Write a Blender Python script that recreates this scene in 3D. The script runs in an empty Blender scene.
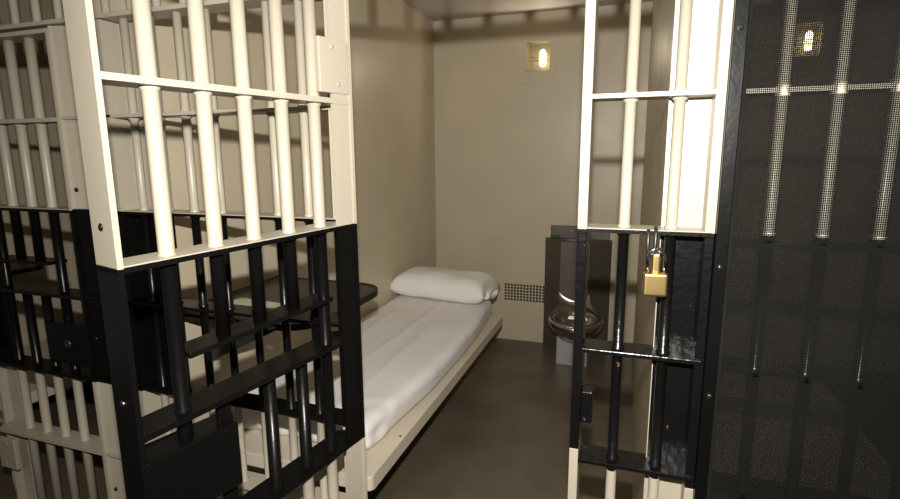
import bpy, bmesh, math, random
from mathutils import Vector, Matrix, noise
random.seed(7)
sc = bpy.context.scene
COL = sc.collection
PI = math.pi

# ------------------------------------------------------------------ materials
def new_mat(name):
    m = bpy.data.materials.new(name); m.use_nodes = True
    nt = m.node_tree; nt.nodes.clear()
    out = nt.nodes.new('ShaderNodeOutputMaterial'); b = nt.nodes.new('ShaderNodeBsdfPrincipled')
    nt.links.new(b.outputs[0], out.inputs[0])
    return m, nt, b

def pmat(name, col, rough=.5, metal=0., var=.06, vscale=6., bump=.0, bscale=60., chips=None, chip_th=.7, chip_scale=22., spec=.5, col2=None, stretch=(1,1,1), rvar=0.):
    m, nt, b = new_mat(name); N = nt.nodes; L = nt.links
    tc = N.new('ShaderNodeTexCoord'); mp = N.new('ShaderNodeMapping'); mp.inputs['Scale'].default_value = stretch
    L.new(tc.outputs['Object'], mp.inputs['Vector'])
    n = N.new('ShaderNodeTexNoise'); n.inputs['Scale'].default_value = vscale; n.inputs['Detail'].default_value = 5
    L.new(mp.outputs[0], n.inputs['Vector'])
    mix = N.new('ShaderNodeMix'); mix.data_type = 'RGBA'
    c2 = col2 or tuple(c*(1-2.2*var) for c in col)
    mix.inputs[6].default_value = (*col, 1); mix.inputs[7].default_value = (*c2, 1)
    rmp = N.new('ShaderNodeMapRange'); rmp.inputs[1].default_value = .35; rmp.inputs[2].default_value = .68
    L.new(n.outputs['Fac'], rmp.inputs[0]); L.new(rmp.outputs[0], mix.inputs[0])
    colout = mix.outputs[2]
    if chips:
        n2 = N.new('ShaderNodeTexNoise'); n2.inputs['Scale'].default_value = chip_scale; n2.inputs['Detail'].default_value = 6; n2.inputs['Roughness'].default_value = .7
        L.new(tc.outputs['Object'], n2.inputs['Vector'])
        gt = N.new('ShaderNodeMath'); gt.operation = 'GREATER_THAN'; gt.inputs[1].default_value = chip_th
        L.new(n2.outputs['Fac'], gt.inputs[0])
        mx = N.new('ShaderNodeMix'); mx.data_type = 'RGBA'
        L.new(gt.outputs[0], mx.inputs[0]); L.new(colout, mx.inputs[6]); mx.inputs[7].default_value = (*chips, 1)
        colout = mx.outputs[2]
    L.new(colout, b.inputs['Base Color'])
    b.inputs['Roughness'].default_value = rough; b.inputs['Metallic'].default_value = metal
    b.inputs['Specular IOR Level'].default_value = spec
    if rvar:
        rr = N.new('ShaderNodeMapRange'); rr.inputs[1].default_value = .3; rr.inputs[2].default_value = .7
        rr.inputs[3].default_value = max(.03, rough-rvar); rr.inputs[4].default_value = rough+rvar
        L.new(n.outputs['Fac'], rr.inputs[0]); L.new(rr.outputs[0], b.inputs['Roughness'])
    if bump:
        n3 = N.new('ShaderNodeTexNoise'); n3.inputs['Scale'].default_value = bscale; n3.inputs['Detail'].default_value = 3
        L.new(mp.outputs[0], n3.inputs['Vector'])
        bp = N.new('ShaderNodeBump'); bp.inputs['Strength'].default_value = bump; bp.inputs['Distance'].default_value = .004
        L.new(n3.outputs['Fac'], bp.inputs['Height']); L.new(bp.outputs[0], b.inputs['Normal'])
    return m

CREAM = pmat('cream_enamel', (.41,.365,.285), .36, bump=.06, bscale=45, var=.008)
BLACK = pmat('black_enamel', (.0040,.0038,.0036), .28, bump=.12, bscale=50, var=.1, spec=.22)
BLACKW = pmat('worn_black_enamel', (.005,.0048,.0046), .24, bump=.35, bscale=55, var=.1, chips=(.30,.13,.10), chip_th=.69, chip_scale=26, spec=.4)
WALL = pmat('tan_wall_paint', (.565,.485,.35), .40, bump=.12, bscale=30, var=.04, vscale=2.5, rvar=.06)
CEIL = pmat('grey_ceiling_paint', (.55,.50,.45), .6, var=.05, vscale=3)
FLOOR = pmat('brown_concrete', (.140,.112,.078), .34, bump=.25, bscale=25, var=.2, vscale=3.5, col2=(.098,.078,.054), rvar=.1)
BUNKM = pmat('bunk_enamel', (.66,.58,.465), .42, bump=.2, bscale=40, var=.03)
SHEET = pmat('white_cotton', (.84,.81,.775), .85, bump=.25, bscale=220, var=.02, spec=.2)
STEEL = pmat('brushed_steel', (.125,.11,.097), .46, .45, bump=.03, bscale=30, var=.03, vscale=5, stretch=(12,12,1), rvar=.04)
BOWLM = pmat('polished_steel', (.56,.53,.49), .24, 1., var=.08)
PEDM = pmat('dull_grey_steel', (.42,.40,.38), .5, .3, var=.06)
BRASS = pmat('brass', (.72,.52,.22), .34, 1., bump=.02, bscale=200, var=.08)
CHROME = pmat('chrome', (.85,.85,.87), .09, 1., var=.02)
DARKM = pmat('dark_metal', (.05,.048,.045), .35, .6, var=.1)
TABLEM = pmat('brown_black_laminate', (.055,.045,.035), .4, var=.15, vscale=20)
RIMM = pmat('black_rubber_edge', (.012,.012,.012), .5, var=.1)
PAPER = pmat('printed_paper', (.62,.55,.50), .5, var=.18, vscale=14, stretch=(1,6,1))
GREEN = pmat('lime_print', (.30,.52,.08), .5, var=.1)
GREENP = pmat('green_pad', (.05,.10,.03), .9, var=.2, vscale=60)
MESHM = pmat('black_wire', (.013,.0125,.0115), .85, var=.1, spec=.03)
VENTD = pmat('vent_recess_shade', (.006,.006,.006), .9, var=.1)  # near-black colour carries the shade of the recess behind the vent holes
NICHE = pmat('niche_enamel', (.30,.25,.15), .35, var=.05)
DOT = pmat('dark_screw', (.03,.03,.03), .4, .7, var=.1)
def emis(name, col, s):
    m, nt, b = new_mat(name)
    b.inputs['Base Color'].default_value = (*col, 1); b.inputs['Emission Color'].default_value = (*col, 1); b.inputs['Emission Strength'].default_value = s
    return m
BULB = emis('lamp_glow', (1., .86, .55), 6)

# ------------------------------------------------------------------ bmesh helpers
def BM(): return bmesh.new()
def box(bm, x0, x1, y0, y1, z0, z1, mi=0, bev=0.):
    vs = [bm.verts.new((x, y, z)) for z in (z0, z1) for y in (y0, y1) for x in (x0, x1)]
    fs = [bm.faces.new([vs[i] for i in q]) for q in ((0,2,3,1),(4,5,7,6),(0,1,5,4),(2,6,7,3),(0,4,6,2),(1,3,7,5))]
    for f in fs: f.material_index = mi
    if bev:
        es = list({e for f in fs for e in f.edges})
        r = bmesh.ops.bevel(bm, geom=es, offset=bev, segments=2, profile=.5, affect='EDGES')
        for f in r['faces']: f.material_index = mi
def lathe(bm, cx, cy, prof, n=18, cap=True, mis=None):
    rings = []
    for z, r in prof:
        rings.append([bm.verts.new((cx+r*math.cos(2*PI*k/n), cy+r*math.sin(2*PI*k/n), z)) for k in range(n)])
    for i in range(len(rings)-1):
        for k in range(n):
            f = bm.faces.new((rings[i][k], rings[i][(k+1)%n], rings[i+1][(k+1)%n], rings[i+1][k])); f.smooth = True
            if mis: f.material_index = mis[i]
    if cap:
        f = bm.faces.new(rings[0][::-1]); f.material_index = mis[0] if mis else 0
        f = bm.faces.new(rings[-1]); f.material_index = mis[-1] if mis else 0
def prism(bm, pts, z0, z1, mi=0):
    a = [bm.verts.new((x, y, z0)) for x, y in pts]; b = [bm.verts.new((x, y, z1)) for x, y in pts]
    n = len(pts)
    fs = [bm.faces.new(a[::-1]), bm.faces.new(b)]
    for i in range(n): fs.append(bm.faces.new((a[i], a[(i+1)%n], b[(i+1)%n], b[i])))
    for f in fs: f.material_index = mi
def tube(bm, pts, r, n=10, cap=True):
    pts = [Vector(p) for p in pts]; rings = []; up = None
    for i, p in enumerate(pts):
        t = (pts[min(i+1, len(pts)-1)]-pts[max(i-1, 0)]).normalized()
        if up is None:
            up = t.orthogonal().normalized()
        up = (up - t*up.dot(t)).normalized(); s = t.cross(up)
        rings.append([bm.verts.new(p+r*(math.cos(2*PI*k/n)*up+math.sin(2*PI*k/n)*s)) for k in range(n)])
    for i in range(len(rings)-1):
        for k in range(n):
            f = bm.faces.new((rings[i][k], rings[i][(k+1)%n], rings[i+1][(k+1)%n], rings[i+1][k])); f.smooth = True
    if cap: bm.faces.new(rings[0][::-1]); bm.faces.new(rings[-1])
def rbox(bm, c, s, r, n, disp=None):
    """box surface grid, half sizes s, corner radius r, n cells per axis"""
    vd = {}
    def V(i, j, k):
        key = (i, j, k)
        if key not in vd:
            p = Vector([-s[a]+2*s[a]*(key[a]/n[a]) for a in range(3)])
            q = Vector([max(-(s[a]-r), min(s[a]-r, p[a])) for a in range(3)])
            d = p-q
            if d.length > 1e-6: p = q+d.normalized()*min(r, max(abs(x) for x in d)) if True else p
            p = p+Vector(c)
            if disp: p = disp(p)
            vd[key] = bm.verts.new(p)
        return vd[key]
    def quad(a): 
        f = bm.faces.new(a); f.smooth = True
    for i in range(n[0]):
        for j in range(n[1]):
            quad((V(i,j,0), V(i,j+1,0), V(i+1,j+1,0), V(i+1,j,0))); K = n[2]
            quad((V(i,j,K), V(i+1,j,K), V(i+1,j+1,K), V(i,j+1,K)))
    for i in range(n[0]):
        for k in range(n[2]):
            quad((V(i,0,k), V(i+1,0,k), V(i+1,0,k+1), V(i,0,k+1))); J = n[1]
            quad((V(i,J,k), V(i,J,k+1), V(i+1,J,k+1), V(i+1,J,k)))
    for j in range(n[1]):
        for k in range(n[2]):
            quad((V(0,j,k), V(0,j,k+1), V(0,j+1,k+1), V(0,j+1,k))); I = n[0]
            quad((V(I,j,k), V(I,j+1,k), V(I,j+1,k+1), V(I,j,k+1)))

def obj(name, bm, mats, parent=None, origin=None):
    bmesh.ops.recalc_face_normals(bm, faces=bm.faces)
    if origin is None and parent is None:
        xs = [v.co for v in bm.verts]
        lo = Vector([min(v[a] for v in xs) for a in range(3)]); hi = Vector([max(v[a] for v in xs) for a in range(3)])
        origin = Vector(((lo.x+hi.x)/2, (lo.y+hi.y)/2, lo.z))
    if parent is not None and origin is None: origin = Vector((0,0,0))
    bmesh.ops.translate(bm, verts=bm.verts, vec=-Vector(origin))
    me = bpy.data.meshes.new(name); bm.to_mesh(me); bm.free()
    for m in (mats if isinstance(mats, (list, tuple)) else [mats]): me.materials.append(m)
    o = bpy.data.objects.new(name, me); COL.objects.link(o)
    o.location = origin
    if parent is not None: o.parent = parent
    return o
def tag(o, label, cat, group=None):
    o['label'] = label; o['category'] = cat
    if group: o['group'] = group
    return o
def thing(name, label, cat, loc=(0,0,0), rz=0, group=None):
    o = bpy.data.objects.new(name, None); COL.objects.link(o); o.empty_display_size = .1
    o.location = loc; o.rotation_euler = (0, 0, rz)
    return tag(o, label, cat, group)
def struct(name, bm, m):
    o = obj(name, bm, m); o['kind'] = 'structure'; return o
def copy_tree(o, parent=None):
    c = o.copy(); COL.objects.link(c)
    if parent: c.parent = parent
    for ch in list(o.children): copy_tree(ch, c)
    return c

# ------------------------------------------------------------------ geometry constants (metres)
YF = 1.30                    # outer face of the barred fronts
YB = 4.2175                  # back wall
XL, XR = -1.582, .058        # own cell side walls
PITCH = 1.93
NXL, NXR = XL-PITCH, XL-.29  # neighbour on the left
MXL, MXR = XR+.15, XR+.15+1.64   # neighbour on the right
ZC = 2.585
RD = .08                     # rail depth
ZB0, ZB1 = .735, 1.368       # black band
BARR = .0128

# ------------------------------------------------------------------ shell
b = BM(); box(b, -4.2, 2.6, -2.2, YB+.3, -.12, 0); struct('floor', b, FLOOR)
b = BM(); box(b, -3.7, 2.1, YF-.02, YB+.3, ZC, ZC+.12); struct('ceiling', b, CEIL)
LZ0, LZ1 = 2.156, 2.370      # lamp niches
LAMPS = [(-.826, -.646), (.935, 1.105)]
b = BM()
xs = [-3.7, LAMPS[0][0], LAMPS[0][1], LAMPS[1][0], LAMPS[1][1], 2.1]; zs = [0, LZ0, LZ1, ZC]
for i in range(5):
    for k in range(3):
        if k == 1 and i in (1, 3): continue
        box(b, xs[i], xs[i+1], YB, YB+.3, zs[k], zs[k+1])
bmesh.ops.remove_doubles(b, verts=b.verts, dist=1e-5)
struct('wall_back', b, WALL)
YW0 = YF+RD+.012
b = BM(); box(b, NXR, XL, YW0, YB, 0, ZC); struct('wall_left', b, WALL)
b = BM(); prism(b, [(XR+.012, YW0), (XR, YB), (MXL, YB), (MXL, YW0)], 0, ZC); struct('wall_right', b, WALL)
b = BM(); box(b, NXL-.15, NXL, YF, YB, 0, ZC); struct('wall_far_left', b, WALL)
b = BM(); box(b, MXR, MXR+.15, YF, YB, 0, ZC); struct('wall_far_right', b, WALL)

# ------------------------------------------------------------------ bars, rails
def bar_bm(x, y, z0, z1, rails=(), r=BARR):
    """round bar, cream with the black belt, small weld collars under and over each rail"""
    prof = {z0: r, z1: r}
    for z in rails:
        if z0+.03 < z-.016 and z < z1-.02:
            prof[z-.014] = r; prof[z-.010] = r+.0045
        if z0+.02 < z and z+.016 < z1-.03:
            prof[z+.010] = r+.003; prof[z+.013] = r
    for zb in (ZB0, ZB1):
        if z0 < zb < z1 and not any(abs(zb-q) < 2e-3 for q in prof): prof[zb] = r
    pz = sorted(prof.items()); mis = []
    for (a, _), (c, _) in zip(pz[:-1], pz[1:]): mis.append(1 if ZB0-1e-4 <= (a+c)/2 <= ZB1+1e-4 else 0)
    bm = BM(); lathe(bm, x, y, pz, 16, True, mis); return bm
def band_box(bm, x0, x1, y0, y1, z0, z1, bev=0., ZB0=ZB0):
    cuts = [z0]+[z for z in (ZB0, ZB1) if z0 < z < z1]+[z1]
    for a, c in zip(cuts[:-1], cuts[1:]):
        box(bm, x0, x1, y0, y1, a, c, 1 if ZB0-1e-4 <= (a+c)/2 <= ZB1+1e-4 else 0, bev)
CB = [CREAM, BLACK]; CW = [CREAM, BLACKW]
RAILS = [.142, .447, .745, 1.056, 1.365, 1.674]
def rail_bm(x0, x1, z, y0=YF, y1=YF+RD, th=.011):
    bm = BM()
    if abs(z-1.365) < .02:      # belt boundary: cream top, black edge
        box(bm, x0, x1, y0, y1, z-th/2, z+th/2-.002, 1); box(bm, x0+.001, x1-.001, y0+.001, y1-.001, z+th/2-.002, z+th/2+.0005, 0)
    else: box(bm, x0, x1, y0, y1, z-th/2, z+th/2, 1 if ZB0-.03 < z < ZB1 else 0, .0015)
    return bm
YBAR = YF+RD*.42
HZ = 1.976                   # header rail
KX = YBAR/YF                 # bars sit a little behind the outer face

# ---- fixed barred panel of this cell, left of the doorway
p = thing('barred_panel', 'fixed round-bar panel behind the open door, left of the doorway, cream with black belt', 'barred panel', (-1.2, YF, 0))
def P(name, bm, mats, par=p): 
    o = obj(name, bm, mats, par); o.location = -par.location; return o
b = BM(); band_box(b, -1.625, -1.595, YF, YF+RD, .0, HZ-.01); P('edge_post', b, CB)
b = BM(); band_box(b, -1.595, -1.470, YF+RD-.012, YF+RD, 0, HZ-.01); P('backing_plate', b, CB)
b = BM(); band_box(b, -1.470, -1.458, YF+.045, YF+RD, 0, HZ-.01); P('plate_flange', b, CB)
b = BM(); band_box(b, -.798, -.780, YF+.004, YF+RD, 0, HZ-.01); P('edge_post', b, CB)
for z in RAILS: P('rail', rail_bm(-1.62, -.782, z), CB)
for k in range(7):
    P('bar', bar_bm((-1.494+.1035*k)*KX, YBAR, 0., HZ-.0075, RAILS), CB)

# ---- steel jamb between the two cells
j = thing('steel_jamb', 'cream and black steel jamb plate with a bolt, between the closed and the open door', 'jamb', (-1.72, YF, 0))
b = BM()
for za, zb, mi in ((0, ZB0, 0), (ZB0, ZB1, 1), (ZB1, HZ-.01, 0)): prism(b, [(-1.820, YF+.012), (-1.630, YF+.052), (-1.630, YF+RD), (-1.820, YF+RD)], za, zb, mi)
P('jamb_plate', b, CB, j)
b = BM(); band_box(b, -1.8235, -1.8205, YF+.002, YF+RD, 0, HZ-.01); P('flange', b, CB, j)
for z in RAILS:
    b = BM(); prism(b, [(-1.8195, YF+.003), (-1.634, YF+.003), (-1.634, YF+.050), (-1.8195, YF+.011)], z-.005, z+.005, 1 if ZB0-.03 < z < ZB1+.02 else 0); P('gusset', b, CB, j)
for zb in (1.435, .9, .3):
    b = BM(); lathe(b, 0, 0, [(0, .008), (.004, .008), (.006, .004)], 12)
    bmesh.ops.rotate(b, verts=b.verts, cent=(0,0,0), matrix=Matrix.Rotation(PI/2, 3, 'X'))
    bmesh.ops.translate(b, verts=b.verts, vec=(-1.806, YF+.0155, zb)); P('bolt', b, DOT, j)

HR = 1.974
RAILSR = [.142, .455, .762, 1.063, 1.367, 1.676]
# ---- fixed panel right of the doorway, with the lock rail
q = thing('barred_panel', 'chipped cream and black bar panel holding the brass padlock, right of the doorway', 'barred panel', (.03, YF, 0))
b = BM(); band_box(b, -.124, -.101, YF, YF+RD, 0, HR, .002, .793); P('edge_post', b, CW, q)
b = BM(); band_box(b, .066, .158, YF+RD-.010, YF+RD, 0, HR); P('backing_plate', b, CW, q)
b = BM(); band_box(b, .0660, .0682, YF+RD-.018, YF+RD-.010, 0, HR)
for f in b.faces: f.material_index = 0
P('plate_edge', b, CW, q)
b = BM(); band_box(b, .156, .177, YF+.006, YF+RD, 0, HR, .002); P('end_flange', b, CW, q)
for z in RAILSR: P('rail', rail_bm(-.102, .170, z), CW, q)
for xx in (-.017, .085): P('bar', bar_bm(xx*KX, YBAR, 0, HR, RAILSR), CW, q)
b = BM(); box(b, -.101, -.072, YF+.014, YF+.055, .862, .948, 0, .003); P('latch_strike', b, BLACKW, q)
# staple the padlock hangs from
b = BM(); tube(b, [(.037, YF-.004, 1.372), (.037, YF-.012, 1.366), (.037, YF-.013, 1.330), (.0395, YF-.013, 1.320), (.045, YF-.013, 1.3165), (.0505, YF-.013, 1.320), (.053, YF-.013, 1.330), (.053, YF-.012, 1.366), (.053, YF-.004, 1.376), (.053, YF+.012, 1.3775)], .0042); P('lock_staple', b, DARKM, q)

# ---- black angle post
a_ = thing('corner_post', 'glossy black full-height angle post with bolts beside the wire mesh', 'post', (.19, YF, 0))
b = BM(); box(b, .1775, .2035, YF-.012, YF+RD, 0, HR, 0, .0015); P('post_face', b, BLACK, a_)
for (bx, zb) in ((.190, 1.296), (.191, .99), (.190, 1.8), (.19, .5)):
    b = BM(); lathe(b, 0, 0, [(0, .006), (.003, .006), (.0045, .003)], 12)
    bmesh.ops.rotate(b, verts=b.verts, cent=(0,0,0), matrix=Matrix.Rotation(PI/2, 3, 'X'))
    bmesh.ops.translate(b, verts=b.verts, vec=(bx, YF-.012, zb)); P('bolt', b, CHROME, a_)

# ---- meshed panel of the cell on the right
w = thing('barred_panel', 'cream and black bar panel behind black wire mesh, at the right edge', 'barred panel', (.9, YF, 0))
XE = 1.62; YBM = YF+BARR+.0006
for z in RAILS: P('rail', rail_bm(.212, XE, z if abs(z-1.365) > .02 else 1.3449), CB, w)
k = 0
while .280+.0985*k < XE-.03:
    P('bar', bar_bm((.280+.0985*k)*YBM/YF, YBM, 0, HR, RAILS), CB, w); k += 1
b = BM(); band_box(b, XE, XE+.03, YF, YF+RD, 0, HR); P('edge_post', b, CB, w)
b = BM(); band_box(b, XE+.03, MXR, YF+RD-.012, YF+RD, 0, HR); P('backing_plate', b, CB, w)
# woven wire: real wires
b = BM(); MS = .0036; ww = .00081; x0, x1, z0, z1 = .2085, 1.66, .20, HR-.01; ym = YF-.0008
n = int((x1-x0)/MS)
for i in range(n+1):
    x = x0+i*MS; box(b, x-ww, x+ww, ym-.0006, ym+.0006, z0, z1)
n = int((z1-z0)/MS)
for i in range(n+1):
    z = z0+i*MS; box(b, x0, x1, ym-.0018, ym-.0006, z-ww, z+ww)
P('wire_mesh', b, MESHM, w)
b = BM(); box(b, .2045, .2105, YF-.006, YF-.0027, .2, HR-.01); P('mesh_border', b, MESHM, w)

# ---- header and transom bars up to the ceiling
t = thing('transom_grille', 'header rail and short bars above the doors, along the top edge', 'barred panel', (-.6, YF, HZ))
b = BM(); box(b, NXL, -.779, YF, YF+RD, HZ-.007, HZ+.007, 0, .002); P('header_rail', b, CREAM, t)
HY = 1.988
b = BM(); box(b, -.779, MXR, YF, YF+RD, HY-.012, HY+.012, 0, .002); P('header_rail', b, CREAM, t)
k = 0
while -3.36+.1035*k < MXR-.05:
    hb = HZ+.007 if -3.36+.1035*k < -.80 else HY+.012
    bm = BM(); lathe(bm, -3.36+.1035*k, YBAR, [(hb, BARR+.004), (hb+.005, BARR), (ZC, BARR)], 12); P('bar', bm, CREAM, t); k += 1
    
# ------------------------------------------------------------------ the doors
def make_door(label, loc, rz, zr, bars=(.509, .401, .304, .203, .102), sag=(0, 0, 0, 0, 0), inner=True):
    """x runs from the hinge to the free edge, y=0 is the inner face, thickness to -y"""
    D = thing('cell_door', label, 'cell door', loc, rz)
    R1, R2, R3, R4, R5, R6, RT, RBm = zr
    TD = .087; Lg = .6195
    bz1 = R2-.004; bz0 = R5-.006
    def bb(bm, x0, x1, y0, y1, z0, z1, bz1=R2+.003):
        cuts = [z0]+[z for z in (bz0, bz1) if z0 < z < z1]+[z1]
        for a, c in zip(cuts[:-1], cuts[1:]): box(bm, x0, x1, y0, y1, a, c, 1 if bz0-1e-4 <= (a+c)/2 <= bz1+1e-4 else 0)
    b = BM(); bb(b, Lg-.011, Lg, -TD, 0, RBm, RT, R2+sag[1]+.003); obj('free_stile', b, CB, D)
    b = BM(); bb(b, 0, .009, -.045, 0, RBm, RT); bb(b, .009, .066, -.013, -.004, RBm, RT); obj('hinge_stile', b, CB, D)
    def tilt(bm, dz):      # rails hang a little out of level
        for v in bm.verts: v.co.z += dz*v.co.x/Lg
    for z, nm, dz in ((RT, 'top_rail', 0), (RBm, 'bottom_rail', 0), (R1, 'rail', sag[0]), (R2, 'rail', sag[1]), (R4, 'rail', sag[3]), (R5, 'rail', sag[4]), (R6, 'rail', 0)):
        b = BM(); th = .0065
        xa, xb = (.0, Lg)
        def plan(e): return [(e, -.001-e), (Lg-e, -.001-e), (Lg-e, -TD+.001+e), (.034, -TD+.001+e), (e, -.044)]
        if z == R2: prism(b, plan(0), z-th, z+th-.002, 1); prism(b, plan(.0005), z+th-.002, z+th+.0005, 0)
        else: prism(b, plan(.0005), z-th, z+th, 1 if bz0-.02 < z < bz1 else 0)
        tilt(b, dz); obj(nm, b, CB, D)
    b = BM(); box(b, bars[-1]-.004, .500 if len(bars) == 5 else bars[0]-.01, -TD+.012, -.002, R3-.006, R3+.006, 0, .0015); tilt(b, sag[2]); obj('food_slot_rail', b, BLACK, D)
    box_top = .912 if R4 < 1.02 else .945
    box_bot = box_top-.155
    for i, s in enumerate(bars):
        y = -.036; BR = .0158
        def seg(za, zb, s=s):
            lo_, hi_ = bz0+sag[4]*s/Lg, bz1+sag[1]*s/Lg
            prof = {za: BR, zb: BR}
            for z in (R1+sag[0]*s/Lg, R2+sag[1]*s/Lg, R4+sag[3]*s/Lg, R5+sag[4]*s/Lg, R6):
                if za+.03 < z < zb-.03:
                    prof[z-.015] = BR; prof[z-.010] = BR+.0035; prof[z+.009] = BR+.002; prof[z+.012] = BR
            for z in (lo_, hi_):
                if za < z < zb and not any(abs(z-qq) < 1e-3 for qq in prof): prof[z] = BR
            pz = sorted(prof.items())
            mis = [1 if lo_-2e-3 <= (a[0]+c[0])/2 <= hi_+2e-3 else 0 for a, c in zip(pz[:-1], pz[1:])]
            bm = BM(); lathe(bm, s, y, pz, 18, True, mis); obj('bar', bm, CB, D)
        if i in (0, len(bars)-1): seg(RBm+.006, RT-.006)
        else:
            seg(R3+.005+sag[2]*s/Lg, RT-.006)
            if i != 1 or not inner: seg(RBm+.006, R4-.005+sag[3]*s/Lg, s-(.013 if inner else 0))
    b = BM(); box(b, .404, Lg-.011, -TD+.004, -.0015, box_bot, box_top, 0, .003); LB = obj('lock_box', b, BLACK, D)
    b = BM()
    if inner: box(b, .398, .430, -.050, -.036, R5-.02, R4+sag[3]*.65, 0, .001); obj('lock_strap', b, BLACK, D) if inner else b.free()
    b = BM(); lathe(b, 0, 0, [(0, .016), (.006, .016), (.009, .011), (.0091, .006), (.004, .005)], 18)
    bmesh.ops.rotate(b, verts=b.verts, cent=(0,0,0), matrix=Matrix.Rotation(PI/2, 3, 'X'))
    bmesh.ops.translate(b, verts=b.verts, vec=(.51, -TD+.004, box_top-.075)); o = obj('keyhole', b, DARKM, LB)
    for zh in (R1+.087, R6-.10):
        for ys in (((-.014, .0),) if inner else ((-TD, -TD+.014),)):
            b = BM(); box(b, .011, .109, ys[0], ys[1], zh-.068, zh+.066, 0, .003); H = obj('hinge_plate', b, CREAM, D)
            for (sx, sz) in ((.066, .045), (.048, -.045)):
                bm = BM(); lathe(bm, 0, 0, [(0, .007), (.0015, .006), (.002, .002)], 12)
                sg = -1 if ys[1] == 0 else 1
                bmesh.ops.rotate(bm, verts=bm.verts, cent=(0,0,0), matrix=Matrix.Rotation(sg*PI/2, 3, 'X'))
                bmesh.ops.translate(bm, verts=bm.verts, vec=(sx, ys[1] if sg < 0 else ys[0], zh+sz)); obj('screw', bm, CREAM, H)
    for zb, mt in ((R2+.062, DOT), (R4+.030, CHROME)):
        bm = BM(); lathe(bm, 0, 0, [(0, .0075), (.002, .0075), (.004, .004)], 12)
        bmesh.ops.rotate(bm, verts=bm.verts, cent=(0,0,0), matrix=Matrix.Rotation(PI/2, 3, 'Y'))
        bmesh.ops.translate(bm, verts=bm.verts, vec=(Lg, -.045, zb)); obj('bolt', bm, mt, D)
    for zp in (RBm+.12, RT-.10, R4):
        bm = BM(); lathe(bm, -.012, -.03, [(zp-.05, .011), (zp+.05, .011)], 14); obj('hinge_barrel', bm, CREAM if zp != R4 else BLACK, D)
    return D
make_door('cream and black barred door swung open towards the viewer, in the left foreground', (-.721, 1.300, 0), math.radians(-105.8),
          (1.684, 1.357, 1.174, 1.036, .724, .447, 1.955, .05), sag=(.004, -.0175, -.048, -.040, -.058))
make_door('closed barred door of the neighbouring cell, at the left edge', (-1.825-.6195, YF+.087, 0), 0,
          (1.670, 1.361, 1.163, 1.049, .742, .446, 1.952, .05), (.4555, .3515, .2485, .1455), inner=False)
def rounded_rect(x0, x1, y0, y1, r, n=8):
    pts = [(x0, y0)]
    for k in range(n+1): a = -PI/2+PI/2*k/n; pts.append((x1-r+r*math.cos(a), y0+r+r*math.sin(a)))
    for k in range(n+1): a = PI/2*k/n; pts.append((x1-r+r*math.cos(a), y1-r+r*math.sin(a)))
    pts.append((x0, y1)); return pts
# ------------------------------------------------------------------ bunks
def make_bunk(label, x0, group=None):
    B = thing('bunk', label, 'bunk', (x0+.022, 1.547, 0), 0, group)
    Wd = .72; Ln = 2.04
    bm = BM(); prism(bm, rounded_rect(0, Wd, 0, Ln, .022, 6), .342, .400)
    es = [e for e in bm.edges if abs(e.verts[0].co.z-e.verts[1].co.z) < 1e-6]
    bmesh.ops.bevel(bm, geom=es, offset=.005, segments=2, profile=.5, affect='EDGES'); obj('platform', bm, BUNKM, B)
    for yy in (.35, 1.70):
        bm = BM(); prism(bm, [(.0, yy-.006), (.0, yy+.006), (.62, yy+.006), (.62, yy-.006)], .342-.05, .345); box(bm, .0, .26, yy-.006, yy+.006, 0, .2925); obj('bracket', bm, BUNKM, B)
    return B
B0 = make_bunk('cream steel wall bunk under the white mattress', XL)
bm = BM(); lathe(bm, .70, .30, [(.3985, .006), (.4015, .005)], 10); obj('bolt_hole', bm, DOT, B0)
B1 = copy_tree(B0); B1.location.x = NXL+.022; B1['label'] = 'bare cream bunk in the neighbouring cell behind the closed left door'
B2 = copy_tree(B0); B2.location.x = MXL+.022; B2['label'] = 'bare cream bunk in the dark cell behind the wire mesh'

# mattress under its sheet
def mdisp(p):
    x, y, z = p
    u = (x-XL)/(.66)
    if z > .46:
        z += .022*(1-u)**.8 if u < 1 else 0
        z += .006*noise.noise(Vector((x*3, y*2.2, 1)))+.003*noise.noise(Vector((x*16+y*5, y*5, 4)))
        for x0, q in ((-1.27+.02*y, .006), (-1.10-.015*y+.03, .005), (-1.42, .004)): z += q*math.exp(-((x-x0)/.012)**2)
        z += .0035*math.sin((x+.03*math.sin(y*2))*38)*max(0, noise.noise(Vector((x*2, y*.9, 9))))
    # side bulge and gathered sheet at the foot
    f = max(0., 1-(y-1.67)/.35)
    x += .005*noise.noise(Vector((y*4, z*9, 2)))+f*.015*noise.noise(Vector((y*14, z*20, 6)))
    gx = max(0., min(1., (x+1.25)/.33)); x += gx*gx*.05*max(0., min(1., (3.62-y)/.7))*max(0., min(1., (y-1.68)/.6))
    if y < 1.95: 
        y += f*(.03*noise.noise(Vector((x*9, z*6, 3)))+.012*noise.noise(Vector((x*30, z*14, 5))))
        z += f*.012*noise.noise(Vector((x*18, y*12, 8))) if z > .42 else 0
    return Vector((x, y, max(z, .4005)))
bm = BM(); rbox(bm, ((XL+.004-.915)/2, (1.665+3.575)/2, .4635), ((-.915-XL-.004)/2, (3.575-1.665)/2  , .0625), .042, (40, 90, 10), mdisp)
m = obj('mattress', bm, SHEET); tag(m, 'thin mattress tucked under a rumpled white sheet on the bunk', 'mattress')

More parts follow.
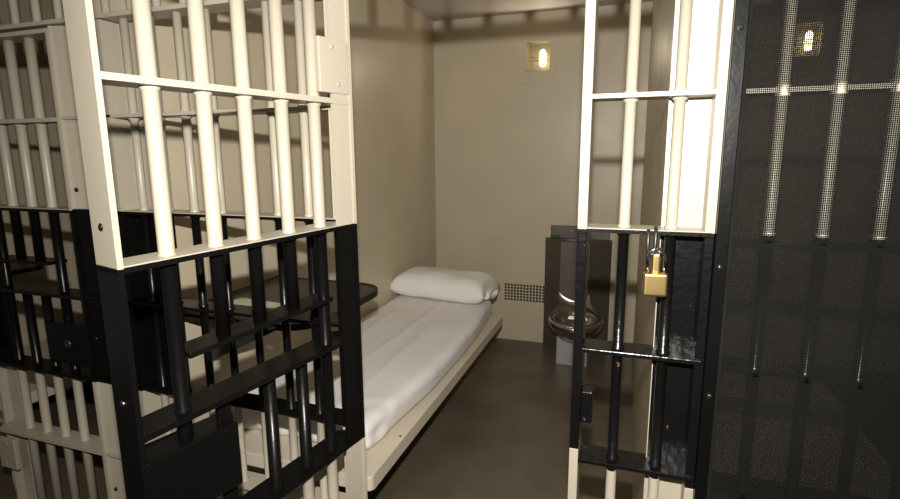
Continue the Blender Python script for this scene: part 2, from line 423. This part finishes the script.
# pillow
def pillow_bm(L, W, T):
    bm = BM(); nu, nv = 40, 28; top = []; bot = []
    for s, store in ((1, top), (-1, bot)):
        for i in range(nu+1):
            row = []
            for jx in range(nv+1):
                u = -1+2*i/nu; v = -1+2*jx/nv
                pin = 1-.07*(1-abs(u)**2)*0
                x = u*L*(1-.05*(1-u*u)*0-.05*v*v*(abs(u)**3)*-1); y = v*W*(1+.06*abs(u*v)**2)
                e = max(0., (1-abs(u)**8))**.42*max(0., (1-abs(v)**3.6))**.46
                z = s*T*e
                z += .010*e*noise.noise(Vector((x*6, y*7, s*2)))+.004*e*noise.noise(Vector((x*22, y*16, s*3)))
                if s < 0: z *= .62
                row.append((x, y, z))
            store.append(row)
    vt = [[bm.verts.new(c) for c in r] for r in top]
    vb = [[None]*(nv+1) for _ in range(nu+1)]
    for i in range(nu+1):
        for jx in range(nv+1):
            vb[i][jx] = vt[i][jx] if i in (0, nu) or jx in (0, nv) else bm.verts.new(bot[i][jx])
    for i in range(nu):
        for jx in range(nv):
            f = bm.faces.new((vt[i][jx], vt[i+1][jx], vt[i+1][jx+1], vt[i][jx+1])); f.smooth = True
            f = bm.faces.new((vb[i][jx], vb[i][jx+1], vb[i+1][jx+1], vb[i+1][jx])); f.smooth = True
    return bm
pl = thing('pillow', 'plump white pillow at the head of the made bunk', 'pillow', (-1.243, 3.495, .606), math.radians(-2))
o = obj('cushion', pillow_bm(.335, .205, .118), SHEET, pl)
o.rotation_euler = (math.radians(-2), math.radians(1.5), 0)
bm = BM()   # open end of the pillow case
rows = []
for i in range(9):
    u = i/8; row = []
    for k in range(25):
        a = 2*PI*k/24; rr = (1-.25*u)
        row.append(bm.verts.new((.245+.115*u, .165*rr*math.cos(a)+.01*u*math.sin(5*a), .036*rr*math.sin(a)+.005*math.sin(3*a+u*2)-.012*u)))
    rows.append(row)
for i in range(8):
    for k in range(24):
        f = bm.faces.new((rows[i][k], rows[i][k+1], rows[i+1][k+1], rows[i+1][k])); f.smooth = True
o = obj('pillowcase_end', bm, SHEET, pl); o.rotation_euler = (math.radians(-2), math.radians(1.5), 0)

# ------------------------------------------------------------------ wall tables
def make_table(label, x):
    T = thing('wall_table', label, 'table', (x, 1.78, .95))
    bm = BM(); prism(bm, rounded_rect(0, .575, -.33, .27, .13), .016, .031); obj('tabletop', bm, TABLEM, T)
    bm = BM(); pts = rounded_rect(0.002, .585, -.338, .278, .135); pin = rounded_rect(0.002, .570, -.323, .263, .125)
    n = len(pts)
    o0 = [bm.verts.new((x_, y_, .010)) for x_, y_ in pts]; o1 = [bm.verts.new((x_, y_, .034)) for x_, y_ in pts]
    i0 = [bm.verts.new((x_, y_, .010)) for x_, y_ in pin]; i1 = [bm.verts.new((x_, y_, .034)) for x_, y_ in pin]
    for k in range(n-1):
        for A, Bq in ((o0, o1), (o1, i1), (i1, i0), (i0, o0)): bm.faces.new((A[k], A[k+1], Bq[k+1], Bq[k]))
    obj('edge_band', bm, RIMM, T)
    for yy in (-.2, .16):
        bm = BM(); pr = [(0, -.22), (0, .010), (.42, .010), (.42, -.01)]
        vs0 = [bm.verts.new((a, yy-.004, c)) for a, c in pr]; vs1 = [bm.verts.new((a, yy+.004, c)) for a, c in pr]
        bm.faces.new(vs0); bm.faces.new(vs1[::-1])
        for k in range(4): bm.faces.new((vs0[k], vs0[(k+1)%4], vs1[(k+1)%4], vs1[k]))
        obj('bracket', bm, DARKM, T)
    return T
T0 = make_table('dark rounded wall table with a magazine on it, behind the open door', XL)
T1 = copy_tree(T0); T1.location = (NXL, 1.68, .95); T1['label'] = 'dark wall table in the neighbouring cell, seen through the closed left door'

mg = thing('magazine', 'pale magazine with lime green corners lying on the wall table', 'magazine', (-1.335, 1.60, .9845), math.radians(-6))
bm = BM(); box(bm, -.125, .125, -.075, .055, 0, .006, 0, .001); obj('pages', bm, PAPER, mg)
bm = BM(); prism(bm, [(.125, -.01), (.125, .053), (.072, -.01)], .006, .0066); obj('printed_corner', bm, GREEN, mg); bm = BM(); prism(bm, [(-.125, -.02), (-.125, .053), (-.075, .053)], .006, .0066); obj('printed_corner', bm, GREEN, mg)

# ------------------------------------------------------------------ steel toilet and sink unit
c = thing('toilet_sink_unit', 'stainless steel toilet with a sink on top in the back right corner', 'toilet', (-.39, 4.1, 0))
def Cc(name, bm, m, par=c): return obj(name, bm, m, par)
ox, oy = .39, -4.1
body = [(-.64, YB), (-.64, 4.175), (-.50, 4.025), (-.285, 4.025), (-.135, 4.175), (-.135, YB)]
body = [(x+ox, y+oy) for x, y in body]
bm = BM()
# cabinet walls with the open top holding the basin
ring = [(0.0, .26), (0.0, .885)]
n = len(body)
a = [bm.verts.new((x, y, 0)) for x, y in body]; d = [bm.verts.new((x, y, .885)) for x, y in body]
for i in range(n): bm.faces.new((a[i], a[(i+1)%n], d[(i+1)%n], d[i]))
bm.faces.new(a[::-1])
# deck with an oval basin
NB = 36; bc = (.005, .025); rx, ry = .155, .062
def deck_r(ang):
    # distance from the basin centre to the outline
    dx, dy = math.cos(ang), math.sin(ang); best = 9
    for i in range(n):
        x1, y1 = body[i]; x2, y2 = body[(i+1)%n]
        ex, ey = x2-x1, y2-y1; den = dx*ey-dy*ex
        if abs(den) < 1e-9: continue
        tt = ((x1-bc[0])*ey-(y1-bc[1])*ex)/den; uu = ((x1-bc[0])*dy-(y1-bc[1])*dx)/den
        if tt > 0 and -1e-6 <= uu <= 1+1e-6: best = min(best, tt)
    return best
outer = []; rings = [[] for _ in range(5)]
for k in range(NB):
    an = 2*PI*k/NB; r = deck_r(an); outer.append(bm.verts.new((bc[0]+r*math.cos(an), bc[1]+r*math.sin(an), .885)))
    for qi, (s, z) in enumerate(((1.06, .889), (1., .884), (.92, .83), (.7, .77), (.1, .755))):
        rr = min(s, 1.06); rings[qi].append(bm.verts.new((bc[0]+rx*rr*math.cos(an), bc[1]+ry*rr*math.sin(an), z)))
seq = [outer]+rings
for A, Bq in zip(seq[:-1], seq[1:]):
    for k in range(NB):
        f = bm.faces.new((A[k], A[(k+1)%NB], Bq[(k+1)%NB], Bq[k])); f.smooth = A is not outer
bm.faces.new(rings[-1])
Cc('cabinet', bm, STEEL)
bm = BM(); box(bm, -.605+ox, -.155+ox, YB-.022+oy, YB+oy-.0005, .885, .985, 0, .004); bk = Cc('backsplash', bm, STEEL)
for k in (-.05, .05):
    bm = BM(); lathe(bm, 0, 0, [(0, .013), (.012, .013), (.015, .010)], 16)
    bmesh.ops.rotate(bm, verts=bm.verts, cent=(0,0,0), matrix=Matrix.Rotation(PI/2, 3, 'X'))
    bmesh.ops.translate(bm, verts=bm.verts, vec=(.0+k, YB-.022+oy, .945)); obj('push_button', bm, BOWLM, bk)
# bowl
bm = BM(); NB = 48
def egg(s, z, cy=-.36, ax=.19, ayf=.24, ayb=.19):
    out = []
    for k in range(NB):
        an = 2*PI*k/NB; sn = math.sin(an)
        out.append(bm.verts.new((.045+s*ax*math.cos(an), cy+s*(ayf if sn < 0 else ayb)*sn+ (1-s)*.10, z)))
    return out
rs = [egg(.48, .222), egg(.68, .255), egg(.87, .305), egg(.98, .348), egg(1.01, .372), egg(.99, .386), egg(.93, .390), egg(.80, .384), egg(.74, .368), egg(.66, .32), egg(.45, .27), egg(.2, .25)]
for A, Bq in zip(rs[:-1], rs[1:]):
    for k in range(NB):
        f = bm.faces.new((A[k], A[(k+1)%NB], Bq[(k+1)%NB], Bq[k])); f.smooth = True
bm.faces.new(rs[0][::-1]); bm.faces.new(rs[-1])
Cc('bowl', bm, BOWLM)
bm = BM(); box(bm, -.15+ox-.39, .15+ox-.39, -.22, -.075, .28, .36, 0, .03); Cc('bowl_neck', bm, BOWLM)
# flared transition from the bowl up into the cabinet front
bm = BM(); grid = []
for k in range(25):
    an = PI*(.02+.96*k/24); x0_ = .045+.185*math.cos(an); y0_ = -.36+.185*math.sin(an); row = []
    x1_ = .0+.115*math.cos(an); hz_ = .05+.06*abs(math.cos(an))**2
    for jx in range(9):
        u = jx/8; cu = 1-math.cos(u*PI/2); su = math.sin(u*PI/2)
        row.append(bm.verts.new((x0_+(x1_-x0_)*su, y0_+(-.076-y0_)*su, .385+hz_*cu)))
    grid.append(row)
for k in range(24):
    for jx in range(8):
        f = bm.faces.new((grid[k][jx], grid[k+1][jx], grid[k+1][jx+1], grid[k][jx+1])); f.smooth = True
Cc('bowl_flare', bm, BOWLM)
bm = BM(); box(bm, -.092, .13, -.305, -.085, 0, .222, 0, .004); Cc('pedestal', bm, PEDM)
# small green pad on the sink deck
bm = BM(); rbox(bm, (-.565, 4.165, .899), (.036, .02, .012), .008, (10, 6, 4), lambda p: p+Vector((0,0,.004*noise.noise(p*60)))); tag(obj('cleaning_pad', bm, GREENP), 'small green pad on the left corner of the steel sink', 'cleaning pad')

# ------------------------------------------------------------------ wall vent and lamps
v = thing('wall_vent', 'square-holed cream vent plate low on the back wall', 'vent', (-.81, YB, .25))
bm = BM(); cols, rows_ = 20, 6; hx0, hz0 = -.975, .343; px_, pz_ = .0262, .0246; hs = .0176
ex0, ex1, ez0, ez1 = -.995, -.44, .20, .505
xsv = [ex0]; zsv = [ez0]
for i in range(cols): xsv += [hx0+i*px_, hx0+i*px_+hs]
for i in range(rows_): zsv += [hz0+i*pz_, hz0+i*pz_+hs]
xsv.append(ex1); zsv.append(ez1); xsv = [x for x in xsv if x <= ex1]
for i in range(len(xsv)-1):
    for k in range(len(zsv)-1):
        if i % 2 == 1 and k % 2 == 1: continue
        box(bm, xsv[i]+.81, xsv[i+1]+.81, -.005, -.0015, zsv[k]-.25, zsv[k+1]-.25)
bmesh.ops.remove_doubles(bm, verts=bm.verts, dist=1e-5)
obj('perforated_plate', bm, WALL, v)
bm = BM(); box(bm, hx0-.01+.81, hx0+cols*px_+.81, -.0014, -.0001, hz0-.01-.25, hz0+rows_*pz_+.01-.25); obj('recess_shade_sheet', bm, VENTD, v)  # flat dark sheet standing in for the shaded recess behind the holes

def make_lamp(label, xa, xb):
    cx = (xa+xb)/2; W2 = (xb-xa)/2; H2 = (LZ1-LZ0)/2; cz = (LZ0+LZ1)/2
    L_ = thing('wall_light', label, 'light', (cx, YB, cz))
    bm = BM(); dp = .13; t_ = .003
    box(bm, -W2, W2, dp-t_, dp, -H2, H2); box(bm, -W2, -W2+t_, .0, dp-t_, -H2, H2); box(bm, W2-t_, W2, .0, dp-t_, -H2, H2)
    box(bm, -W2+t_, W2-t_, .0, dp-t_, -H2, -H2+t_); box(bm, -W2+t_, W2-t_, .0, dp-t_, H2-t_, H2); obj('housing', bm, NICHE, L_)
    bm = BM(); fx_, fz = .062, .055
    for (x0, x1, z0, z1) in ((-W2-fx_, -W2, -H2-fz-.03, H2+fz*.7), (W2, W2+fx_*.65, -H2-fz-.03, H2+fz*.7), (-W2, W2, H2, H2+fz*.7), (-W2, W2, -H2-fz-.03, -H2)):
        box(bm, x0, x1, -.004, .0, z0, z1)
    obj('face_plate', bm, WALL, L_)
    bm = BM(); lathe(bm, .022, .062, [(-.062, .010), (-.05, .024), (.0, .027), (.045, .022), (.062, .012)], 18); obj('bulb', bm, BULB, L_)
    for dz in (-.012, .012):
        bm = BM(); tube(bm, [(-W2+t_, .022, dz-.01), (W2-t_, .022, dz-.01)], .0028, 8); obj('guard_wire', bm, CHROME, L_)
    return L_
make_lamp('lit lamp in a recessed niche high on the back wall of the open cell', *LAMPS[0])
make_lamp('lit niche lamp in the dark cell, glowing through the wire mesh', *LAMPS[1])

# ------------------------------------------------------------------ padlock
k_ = thing('padlock', 'brass padlock with a chrome shackle hanging on the right bar panel', 'padlock', (.0575, YF-.012, 1.220), math.radians(6))
bm = BM(); rbox(bm, (0, 0, .0275), (.0265, .012, .0275), .004, (16, 10, 16)); obj('lock_body', bm, BRASS, k_)
pts = [(-.0185, 0, .05), (-.0185, 0, .088)]
for q_ in range(13): a = PI-PI*q_/12; pts.append((.0185*math.cos(a), 0, .090+.021*math.sin(a)))
pts += [(.0185, 0, .088), (.0185, 0, .05)]
bm = BM(); tube(bm, pts, .0042, 12); obj('shackle', bm, CHROME, k_)
bm = BM(); rbox(bm, (.0005, .004, .0765), (.0085, .0035, .0235), .003, (8, 6, 12)); obj('brass_tongue', bm, BRASS, k_)

# ------------------------------------------------------------------ light, world, camera
Rm = [[0.9456490356563235, 0.006644967280603233, 0.32512112477057636], [0.052044221355142514, 0.9838113395447454, -0.17148366454768965], [-0.32099735261491164, 0.17908403779512938, 0.9299944123601951]]
wv = lambda r: Vector((r[0], r[2], -r[1]))
right, down, fwd = wv(Rm[0]), wv(Rm[1]), wv(Rm[2])
cam = bpy.data.cameras.new('camera'); co = bpy.data.objects.new('camera', cam); COL.objects.link(co)
M = Matrix((( right.x, -down.x, -fwd.x, 0), (right.y, -down.y, -fwd.y, 0), (right.z, -down.z, -fwd.z, 1.55), (0,0,0,1)))
co.matrix_world = M
cam.sensor_width = 36; cam.lens = 531.8/900*36; cam.clip_start = .02; cam.shift_y = .5/900
sc.camera = co

ld = bpy.data.lights.new('camera_flash', 'SPOT'); ld.energy = 195; ld.spot_size = math.radians(125); ld.spot_blend = .85; ld.shadow_soft_size = .016; ld.color = (1., .965, .90)
lo = bpy.data.objects.new('camera_flash', ld); COL.objects.link(lo); lo.location = (.0, .0, 1.765)
lo.rotation_euler = (fwd+Vector((0.08,0,-.02))).to_track_quat('-Z', 'Y').to_euler()

for (xa, xb) in LAMPS:
    pd = bpy.data.lights.new('niche_lamp', 'SPOT'); pd.energy = 6. if xa < 0 else .3; pd.color = (1., .86, .66); pd.shadow_soft_size = .03
    pd.spot_size = math.radians(165); pd.spot_blend = .3
    po = bpy.data.objects.new('niche_lamp', pd); COL.objects.link(po); po.location = ((xa+xb)/2+.022, YB+.024, (LZ0+LZ1)/2)
    po.rotation_euler = (math.radians(-90), 0, 0)
cl = bpy.data.lights.new('corridor_fill', 'AREA'); cl.shape = 'RECTANGLE'; cl.size = 2.4; cl.size_y = .3; cl.energy = 5; cl.color = (1., .9, .74)  # unseen soft fill, added to lift the ambient light from the corridor side
cj = bpy.data.objects.new('corridor_fill', cl); COL.objects.link(cj); cj.location = (-.4, -.9, 2.75); cj.rotation_euler = (math.radians(28), 0, 0)

wd = bpy.data.worlds.new('world'); sc.world = wd; wd.use_nodes = True
bg = wd.node_tree.nodes['Background']; bg.inputs[0].default_value = (1, .9, .76, 1); bg.inputs[1].default_value = .06

vs = sc.view_settings; vs.view_transform = 'Standard'; vs.look = 'None'; vs.exposure = .28; vs.gamma = 1.; vs.use_curve_mapping = False
